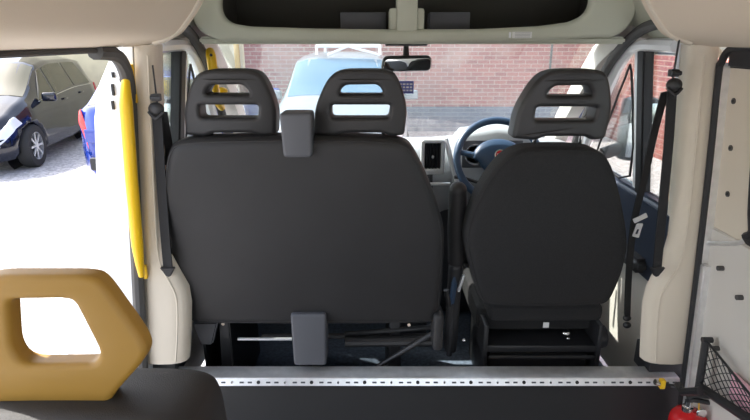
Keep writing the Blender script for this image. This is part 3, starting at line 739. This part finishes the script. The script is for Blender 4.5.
# ================================================================ FOREGROUND SEAT
ms = empty('minibus_seat', (-.56, .75, -.4), 'black minibus seat in the foreground topped by a mustard grab handle', 'seat')
so = [(-.80, .05), (-.80, .55), (-.79, .68), (-.74, .704), (-.60, .708), (-.44, .706), (-.40, .700), (-.378, .68), (-.372, .60), (-.365, .05)]
so = roundpoly(so, .05, 5)
pillow(so, .580, .745, .04, .006).out('backrest', 'vinyl', ms, 70)
MB().tube([(-.42, .592, .685), (-.392, .590, .65), (-.386, .588, .5), (-.38, .588, .2)], .004, 6, smooth=4).out('piping', 'vinyl', ms)
MB().box((-.56, .93, .04), (.48, .46, .12), bev=.04, seg=3).out('seat_cushion', 'vinyl', ms)
for x in (-.74, -.38):
    MB().tube([(x, .68, -.39), (x, .70, .0)], .016, 10).out('leg', 'black', ms)
    MB().tube([(x, 1.10, -.39), (x, 1.08, .0)], .016, 10).out('leg', 'black', ms)
    MB().box((x, .89, -.39), (.05, .5, .02), bev=.004).out('foot_rail', 'black', ms)
def H(u, v, r=None): q = PY(u, v, .655); return (q.x, q.z) if r is None else (q.x, q.z, r)
oh = roundpoly([H(-28, 372, .02), H(-30, 290, .05), H(-14, 271, .04), H(93, 271, .022), H(106, 277, .02), H(148, 336, .03), H(151, 352, .03), H(120, 386, .02), H(113, 397.5, .006), H(6, 398, .006), H(0, 392, .01)], .02, 6)
hh = roundpoly([H(15, 295, .012), H(72, 294, .016), H(80, 297, .012), H(105.5, 347, .012), H(100, 358, .012), H(30, 359, .02), H(18, 345, .02)], .012, 6)
lpart(plate(oh, [hh], .655, .034, .009, 4).out('grab_handle', 'handle', ms, 60), 'mustard yellow moulded grab handle')

# ================================================================ EXTINGUISHER, NET, STRAP
ex = empty('fire_extinguisher', (PY(690, 413, 1.56).x, 1.56, -.4), 'red fire extinguisher in the lower right corner', 'fire extinguisher')
ec = PY(690, 413, 1.56)
zt = ec.z + .005
MB().lathe([(.001, -.39), (.058, -.39), (.062, -.38), (.062, zt - .045), (.058, zt - .02), (.045, zt - .003), (.022, zt + .008), (.018, zt + .012)], (ec.x, ec.y, 0), 'z', 36).out('cylinder', 'red', ex)
lpart(MB().lathe([(.018, zt + .005), (.018, zt + .022), (.012, zt + .024), (.012, zt + .045)], (ec.x - .012, ec.y, 0), 'z', 20).out('valve', 'chrome', ex), 'chrome valve')
MB().tube([(ec.x - .02, ec.y, zt + .04), (ec.x - .005, ec.y, zt + .05), (ec.x + .07, ec.y, zt + .035)], .009, 8).out('lever', 'black', ex)
MB().tube([(ec.x - .02, ec.y, zt + .055), (ec.x, ec.y, zt + .065), (ec.x + .08, ec.y, zt + .06)], .008, 8).out('lever', 'black', ex)
MB().lathe([(.014, -.004), (.018, -.002), (.018, .002), (.014, .004)], (ec.x + .022, ec.y - .025, zt + .012), 'y', 18).out('pressure_gauge', 'chrome', ex)
lpart(MB().tube([(ec.x + .01, ec.y - .02, zt + .05), (ec.x + .015, ec.y - .02, zt + .02), (ec.x + .03, ec.y - .02, zt + .005)], .002, 6, smooth=3).out('pull_tie', 'yellow', ex), 'yellow safety tie')

sp_ = empty('yellow_strap', PY(662, 383, 1.56), 'yellow and black strap fitting on the right end of the aluminium rail', 'strap')
MB().cyl(PY(655, 382, 1.57), PY(659, 383, 1.57), .010, seg=14).out('end_fitting', 'chrome', sp_)
MB().box(PY(662, 383.5, 1.57), (.018, .02, .034), bev=.005).out('buckle', 'yellow', sp_)
MB().tube([PY(664, 384, 1.57), PY(670, 386, 1.57), PY(677, 387, 1.56)], .008, 8).out('strap_end', 'black', sp_)
MB().tube([PY(676, 388, 1.555), PY(686, 388.5, 1.54), PY(692, 390, 1.52)], .0025, 6).out('cord', 'yellow', sp_)
MB().tube([PY(678, 384, 1.56), PY(682, 392, 1.53), PY(700, 391, 1.46)], .013, 8).out('hook', 'black', sp_)

npk = empty('net_pocket', onR(700, 385, .03), 'black frame net pocket on the lower right side panel', 'net pocket')
A, B = onR(706, 340, .04), onR(699, 386, .05)
D = onR(750, 420, .05); D = B + (D - B) * 1.5; Cc = A + (onR(748, 392, .04) - A) * 1.5
MB().tube([A, B], .012, 10).out('frame_bar', 'black', npk)
MB().tube([B, D], .015, 10).out('frame_bar', 'black', npk)
MB().tube([A, Cc], .004, 8).out('top_cord', 'black', npk)
MB().cyl(A + Vector((.02, 0, .0)), A + Vector((-.012, 0, 0)), .010, seg=12).out('hook', 'black', npk)
net = MB()
def Nq(s, t): return (A * (1 - s) + Cc * s) * (1 - t) + (B * (1 - s) + D * s) * t
nn, mm = 10, 5
for i in range(nn):
    for j in range(mm):
        c0 = Nq(i / nn, (j + .5) / mm); 
        l, r_, u_, d_ = Nq(i / nn, (j + .5) / mm), Nq((i + 1) / nn, (j + .5) / mm), Nq((i + .5) / nn, j / mm), Nq((i + .5) / nn, (j + 1) / mm)
        for a_, b_ in ((l, u_), (u_, r_), (r_, d_), (d_, l)): net.tube([a_, b_], .0016, 5)
net.out('netting', 'black', npk)
mg = onR(744, 396, .012)
tag(MB().box(mg, (.01, .12, .09), rot=(0, -.09, 0), bev=.003).out('leaflet', mat('pink leaflet', (.92, .55, .65), .5)), 'pink and white leaflet held in the net pocket', 'leaflet')

# ================================================================ OUTSIDE
GZ = -.62
struct(MB().box((0, 6, GZ - .05), (60, 50, .1)).out('ground', 'gravel'), 'pale sunlit gravel yard', 'ground')
struct(MB().box((.9, 11.15, 1.65), (7.2, .3, 4.2)).out('wall_front', 'brick'), 'red brick wall facing the windscreen', 'wall')
struct(MB().box((.9, 11.10, (GZ - .13) / 2 + .0), (7.2, .3, -.13 - GZ)).out('wall_front_base', 'brickb'), 'blue brick base of the brick wall', 'wall')
struct(MB().box((4.45, 6.2, 1.4), (.3, 10.2, 4.2)).out('wall_side', 'brickside'), 'red brick wall beyond the driver door', 'wall')
# dark cable down the wall
q = PY(551, 60, 10.97)
tag(MB().cyl((q.x, 10.98, -.1), (q.x, 10.98, 3.7), .02, seg=8).out('wall_cable', 'rubber'), 'thin dark cable running down the brick wall', 'cable')
struct(MB().box((-5.0, 11.4, 1.2), (4.4, .3, 3.8)).out('wall_cream', 'cream'), 'cream building face left of the brick wall', 'wall')
q = PY(237, 60, 10.9)
tag(MB().box((q.x, 10.93, 1.2), (.10, .06, 3.6), bev=.01).out('yellow_post', mat('ochre painted post', (.7, .45, .12), .6)), 'ochre post where the brick wall meets the cream wall', 'post')

fe = empty('timber_fence', (-11, 15, GZ), 'weathered timber fence behind the black car', 'fence')
fb = MB()
for k in range(62): fb.box((-16 + k * .16, 15 + random.uniform(-.01, .01), GZ + .95 + random.uniform(-.02, .02)), (.15, .02, 1.9))
fb.out('boards', 'wood', fe)
for k in range(6): MB().box((-16 + k * 1.9, 15.06, GZ + .9), (.1, .1, 1.8)).out('post', 'wood', fe)
def bush(name, c, r, n, label):
    b = MB()
    for _ in range(n):
        th = random.uniform(0, 2 * PI); ph = math.acos(random.uniform(-1, 1)); rr = random.uniform(.75, 1)
        p = Vector((c[0] + r[0] * rr * math.sin(ph) * math.cos(th), c[1] + r[1] * rr * math.sin(ph) * math.sin(th), c[2] + r[2] * rr * math.cos(ph)))
        d = Vector((random.uniform(-1, 1), random.uniform(-1, 1), random.uniform(-1, 1))).normalized() * .16
        e = d.orthogonal().normalized() * .07
        v = [b.bm.verts.new(x) for x in (p - d, p + e, p + d, p - e)]; b.bm.faces.new(v)
    root = empty(name, (c[0], c[1], GZ), label, 'tree')
    me = bpy.data.meshes.new('crown'); b.bm.to_mesh(me); b.bm.free(); me.materials.append(M['leaf'])
    o = bpy.data.objects.new('crown', me); COL.objects.link(o); o.parent = root; o.location = -Vector(root.location)
    MB().ell(c, (r[0] * .78, r[1] * .78, r[2] * .78)).out('inner_foliage', 'leaf', root)
    MB().cyl((c[0], c[1], GZ), (c[0], c[1], c[2]), .12).out('trunk', 'wood', root)
bush('green_tree', (-7.6, 17, 1.6), (2.0, 1.6, 1.8), 1500, 'green leafy tree beyond the fence, right of the black car')
bush('green_tree', (-14.5, 19, 1.8), (3.4, 1.8, 2.0), 1800, 'green leafy tree beyond the fence, behind the black car')

# ---- cars
def interp(tab, x):
    if x <= tab[0][0]: return tab[0][1]
    for (a, va), (b, vb) in zip(tab, tab[1:]):
        if x <= b:
            t = (x - a) / (b - a); t = t * t * (3 - 2 * t) * .35 + t * .65; return va + (vb - va) * t
    return tab[-1][1]
def car(name, label, loc, rz, paint, L=3.95, W=1.72, H=1.53, kind='hatch', detail=True, screen='carglass'):
    h = L / 2
    root = empty(name, loc, label, 'car', rz=0)
    if kind == 'hatch':
        top = [(-h, .55), (-h + .04, .95), (-h + .12, 1.05), (-h + .5, H - .06), (-h + 1.0, H - .01), (-.1, H), (.35, H - .06), (1.12, 1.02), (1.3, .96), (h - .35, .82), (h - .08, .66), (h, .45)]
        belt = [(-h, .54), (-h + .1, .98), (-.6, .99), (.9, .90), (1.2, .88), (h - .35, .74), (h, .44)]
        wb = (1.25, -1.24); glass = (-h + .55, 1.02)
    else:
        top = [(-h, .6), (-h + .03, 1.3), (-h + .25, H - .05), (-.4, H), (.55, H - .04), (1.30, 1.08), (1.5, 1.0), (h - .25, .86), (h - .06, .66), (h, .45)]
        belt = [(-h, .59), (-h + .05, 1.0), (.9, .98), (1.3, .96), (h - .25, .78), (h, .44)]
        wb = (1.35, -1.35); glass = (-h + .3, 1.2)
    width = [(-h, .70), (-h + .12, .90), (-h + .6, .99), (0, 1), (h - .8, .98), (h - .3, .88), (h - .08, .70), (h, .55)]
    def cs(x):
        w = W / 2 * interp(width, x); tp = interp(top, x); be = min(interp(belt, x), tp - .005)
        cab = max(0, min(1, (tp - be) / (H - .95)))
        we = w * (.88 - .16 * cab); ze = tp - .02 - .055 * cab
        return [Vector((0, w * .90, .20)), Vector((0, w * .985, .28)), Vector((0, w, .5)), Vector((0, w * .995, be - .12 if be > .62 else be * .8)), Vector((0, w * .955, be)), Vector((0, we, max(ze, be + .002))), Vector((0, we * .72, tp - .006)), Vector((0, 0, tp))]
    def Sf(x, t, off=0):
        c = cs(x); t = max(0, min(6.999, t)); i = int(t); p = c[i].lerp(c[i + 1], t - i)
        if i == 4: pass
        n = (c[i + 1] - c[i]); n = Vector((0, n.z, -n.y)).normalized()
        q = p + n * off; q.x = x; return q
    xs = [-h + L * k / 60 for k in range(61)]
    ts = [0, .5, 1, 1.5, 2, 2.4, 2.7, 3, 3.5, 4, 4.25, 4.5, 4.75, 5, 5.3, 5.6, 6, 6.5]
    rows = []
    for x in xs:
        r_ = [Sf(x, t) for t in ts]; mid = cs(x)[7]; mid.x = x
        rows.append(r_ + [mid] + [Vector((q.x, -q.y, q.z)) for q in reversed(r_)])
    def place(m, nm, mt, par, ang=40):
        m.map(lambda q: Vector(loc) + Matrix.Rotation(rz, 3, 'Z') @ q)
        return m.out(nm, mt, par, ang)
    body = MB().loft(rows)
    bo_ = place(body, 'body', paint, root, 50)
    # wheel arches cut out
    cut = MB()
    for wx in wb:
        for s in (-1, 1): cut.cyl((wx, s * .55, .31), (wx, s * 1.2, .31), .355, seg=36)
    cut.map(lambda q: Vector(loc) + Matrix.Rotation(rz, 3, 'Z') @ q)
    co = cut.out('cutter', 'tyre')
    bpy.context.view_layer.update()
    md = bo_.modifiers.new('b', 'BOOLEAN'); md.operation = 'DIFFERENCE'; md.object = co; md.solver = 'EXACT'
    bpy.context.view_layer.update()
    dg = bpy.context.evaluated_depsgraph_get(); nm_ = bpy.data.meshes.new_from_object(bo_.evaluated_get(dg))
    bo_.modifiers.clear(); bo_.data = nm_
    bo_.data.materials.clear(); bo_.data.materials.append(M[paint])
    bpy.data.objects.remove(co)
    def patch(x0a, x1a, t0, x0b, x1b, t1, s, off=.006, nx=10, nt=6):
        rw = []
        for i in range(nx + 1):
            a = i / nx; rr = []
            for j in range(nt + 1):
                b = j / nt; xx = (x0a + (x1a - x0a) * a) * (1 - b) + (x0b + (x1b - x0b) * a) * b
                q = Sf(xx, t0 + (t1 - t0) * b, off); rr.append(Vector((q.x, s * q.y, q.z)))
            rw.append(rr + [Vector((q.x, q.y - s * .012, q.z - .002)) for q in reversed(rr)])
        return MB().loft(rw)
    for s in (1, -1):
        if kind == 'hatch': wins = [(.30, .86, 4.08, .28, .42, 4.9), (-.55, .22, 4.08, -.50, .22, 4.9), (-1.42, -.62, 4.08, -1.15, -.58, 4.9)]
        else: wins = [(.40, 1.12, 4.08, .38, .62, 4.9), (-.55, .32, 4.08, -.52, .32, 4.9), (-1.7, -.63, 4.08, -1.6, -.6, 4.9)]
        for w_ in wins: place(patch(*w_, s), 'side_window', 'carglass', root)
        if detail:
            place(MB().tube([Vector((x, s * (W / 2 + .002) * interp(width, x), .60)) for x in (.25, .25)] + [], .001), 'door_seam', 'rubber', root) if 0 else None
            for hx in (.0, -.78):
                q = Sf(hx, 3.2, .015); place(MB().box((q.x, s * q.y, q.z), (.16, .02, .03), bev=.006), 'door_handle', paint, root)
            mq = Sf(.78, 4.0); m_ = place(MB().box((mq.x, s * (mq.y + .12), mq.z + .06), (.10, .20, .13), bev=.035, seg=3), 'wing_mirror', paint, root)
            # glazing trim line
            place(MB().tube([(lambda q: Vector((q.x, s * q.y, q.z)))(Sf(x, 4.02, .008)) for x in [-1.45 + k * .23 for k in range(11)]], .008, 6), 'waist_trim', 'chrome', root)
        for wx in wb:
            cy = s * (W / 2 - .11)
            ty = place(MB().lathe([(.20, -.09), (.29, -.09), (.305, -.07), (.31, 0), (.305, .07), (.29, .09), (.20, .09)], (wx, cy, .31), 'y', 36, False), 'wheel', 'tyre', root)
            ou = s * .075
            rb = MB().lathe([(.205, ou - s * .05), (.21, ou + s * .01), (.19, ou + s * .01), (.185, ou - s * .05)], (wx, cy, .31), 'y', 36, False)
            for k in range(8):
                a = 2 * PI * k / 8
                rb.box((wx + .10 * math.cos(a), cy + ou - s * .005, .31 + .10 * math.sin(a)), (.19, .02, .032), rot=(0, -a, 0), bev=.004)
            rb.cyl((wx, cy + ou - s * .03, .31), (wx, cy + ou + s * .012, .31), .045)
            rm_ = place(rb, 'rim', 'alloy', root)
            place(MB().cyl((wx, cy + s * .01, .31), (wx, cy + s * .02, .31), .2), 'brake_disc', 'rubber', root)
    # wheel wells
    for wx in wb:
        for s in (-1, 1): place(MB().lathe([(.10, 0), (.35, 0)], (wx, s * .54, .31), 'y', 30), 'wheel_well', 'rubber', root)
    # windscreen and rear screen on the top surface
    def top_patch(x0, x1, t0, nm, mt):
        rw = []
        for i in range(9):
            x = x0 + (x1 - x0) * i / 8; up = [Sf(x, t, .008) for t in (t0, 5.4, 5.8, 6.3, 6.8, 6.99)]
            row = up + [Vector((q.x, -q.y, q.z)) for q in reversed(up)]
            rw.append(row + [q - Vector((0, 0, .012)) for q in reversed(row)])
        place(MB().loft(rw), nm, mt, root)
    if kind == 'hatch':
        top_patch(.42, 1.10, 5.08, 'windscreen', screen); top_patch(-h + .14, -h + .48, 5.1, 'rear_window', screen)
    else:
        top_patch(.62, 1.28, 5.08, 'windscreen', screen); top_patch(-h + .05, -h + .22, 5.1, 'rear_window', screen)
    # lamps
    for s in (1, -1):
        place(patch(h - .50, h - .10, 3.0, h - .42, h - .16, 4.1, s, .008), 'headlamp', 'lens', root)
        place(patch(-h + .03, -h + .28, 2.9, -h + .05, -h + .18, 4.0, s, .010), 'tail_lamp', 'redlens', root)
        q = Sf(h - .10, 1.6); place(MB().ell((q.x, s * q.y * .96, q.z), (.05, .05, .05)), 'fog_lamp', 'lens', root)
    place(MB().box((-h - .01, 0, .70), (.04, W * .74, .16), bev=.012), 'tail_panel', paint, root)
    place(MB().box((-h - .01, 0, .36), (.08, W * .72, .16), bev=.03), 'rear_bumper', 'rubber', root)
    place(MB().box((h - .01, 0, .36), (.06, W * .45, .18), bev=.02), 'grille', 'rubber', root)
    place(MB().box((h + .02, 0, .42), (.015, .52, .11), bev=.003), 'number_plate', 'label', root)
    place(MB().box((-h - .05, 0, .60), (.015, .52, .11), bev=.003), 'number_plate', 'label', root)
    return root, place, Sf
# black car: front wheel measured, rear pointing away
th = math.radians(9)
f = Vector((math.sin(th), -math.cos(th), 0)); lf = Vector((math.cos(th), math.sin(th), 0))
fw = Vector((PY(32, 146, 7.8).x, 7.8, 0))
cc = fw - f * 1.25 - lf * .76
car('black_hatchback', 'black hatchback parked on the gravel, seen through the open side door', (cc.x, cc.y, GZ), math.atan2(f.y, f.x), 'carblack')
car('blue_hatchback', 'bright blue car behind the pillar, only its tail lamp end showing', (-2.80, 8.35, GZ), math.radians(86), 'carblue', 4.0, 1.75, 1.42)
r3, pl3, Sf3 = car('silver_people_carrier', 'pale silver car facing the van windscreen, in front of the brick wall', (-.62, 8.6, GZ), math.radians(-88), 'carsilver', 4.3, 1.80, 1.60, 'mpv', True, 'carscreen')
# white roof frame on the silver car
rf = empty('roof_rack', (-.62, 8.6, GZ + 1.60), 'white tubular rack on the roof of the silver car', 'roof rack')
q = Vector((-.62, 8.4, GZ + 1.58))
for dx in (-.35, .55):
    MB().tube([q + Vector((dx, -.4, 0)), q + Vector((dx, -.4, .12)), q + Vector((dx, 1.0, .12)), q + Vector((dx, 1.0, -.02))], .022, 8).out('rail', 'white', rf)
for dy in (-.4, .3, 1.0):
    MB().tube([q + Vector((-.35, dy, .12)), q + Vector((.55, dy, .12))], .022, 8).out('cross_bar', 'white', rf)
MB().tube([q + Vector((.1, -.4, .12)), q + Vector((.55, -.4, 0))], .018, 8).out('brace', 'white', rf)
MB().tube([q + Vector((.1, -.4, .12)), q + Vector((-.2, -.4, 0))], .018, 8).out('brace', 'white', rf)

# timber planter seen through the driver window
pb = empty('timber_planter', (3.6, 5.6, GZ), 'pale timber planter standing by the side wall outside the driver window', 'planter')
for k in range(4): MB().box((3.6, 5.3, GZ + .12 + k * .2), (.9, .04, .16), bev=.01).out('board', mat('pale timber', (.6, .5, .33), .8), pb)
MB().box((3.2, 5.6, GZ + .4), (.05, .6, .8)).out('side_panel', 'wood', pb)
MB().box((4.0, 5.6, GZ + .4), (.05, .6, .8)).out('side_panel', 'wood', pb)

# ================================================================ LIGHT, CAMERA
w = bpy.data.worlds.new('World'); S.world = w; w.use_nodes = True
nt = w.node_tree; bg = nt.nodes['Background']
sk = nt.nodes.new('ShaderNodeTexSky'); sk.sky_type = 'NISHITA'; sk.sun_disc = False
SUN_EL, = (math.radians(52),)
sd = Vector((-1.0, .38, 0)).normalized() * math.cos(SUN_EL) + Vector((0, 0, math.sin(SUN_EL)))
sk.sun_elevation = SUN_EL; sk.sun_rotation = math.atan2(sd.x, sd.y)
sk.dust_density = 2.0; sk.ozone_density = 1
hs = nt.nodes.new('ShaderNodeHueSaturation'); hs.inputs['Saturation'].default_value = .55
nt.links.new(sk.outputs[0], hs.inputs['Color']); nt.links.new(hs.outputs[0], bg.inputs[0]); bg.inputs[1].default_value = .55
sl = bpy.data.lights.new('Sun', 'SUN'); sl.energy = 9; sl.angle = math.radians(.6); sl.color = (1, .95, .88)
so_ = bpy.data.objects.new('Sun', sl); COL.objects.link(so_); so_.rotation_euler = sd.to_track_quat('Z', 'Y').to_euler()
so_.location = (0, 0, 8)

cd = bpy.data.cameras.new('Camera'); co = bpy.data.objects.new('Camera', cd); COL.objects.link(co)
cd.sensor_width = 36; cd.lens = 36 * F / 750; cd.clip_start = .02
co.location = CAM; co.rotation_euler = (PI / 2 - PT, 0, 0)
S.camera = co
S.view_settings.view_transform = 'Standard'; S.view_settings.look = 'None'
S.view_settings.exposure = 0.2; S.view_settings.gamma = 1; S.view_settings.use_curve_mapping = False
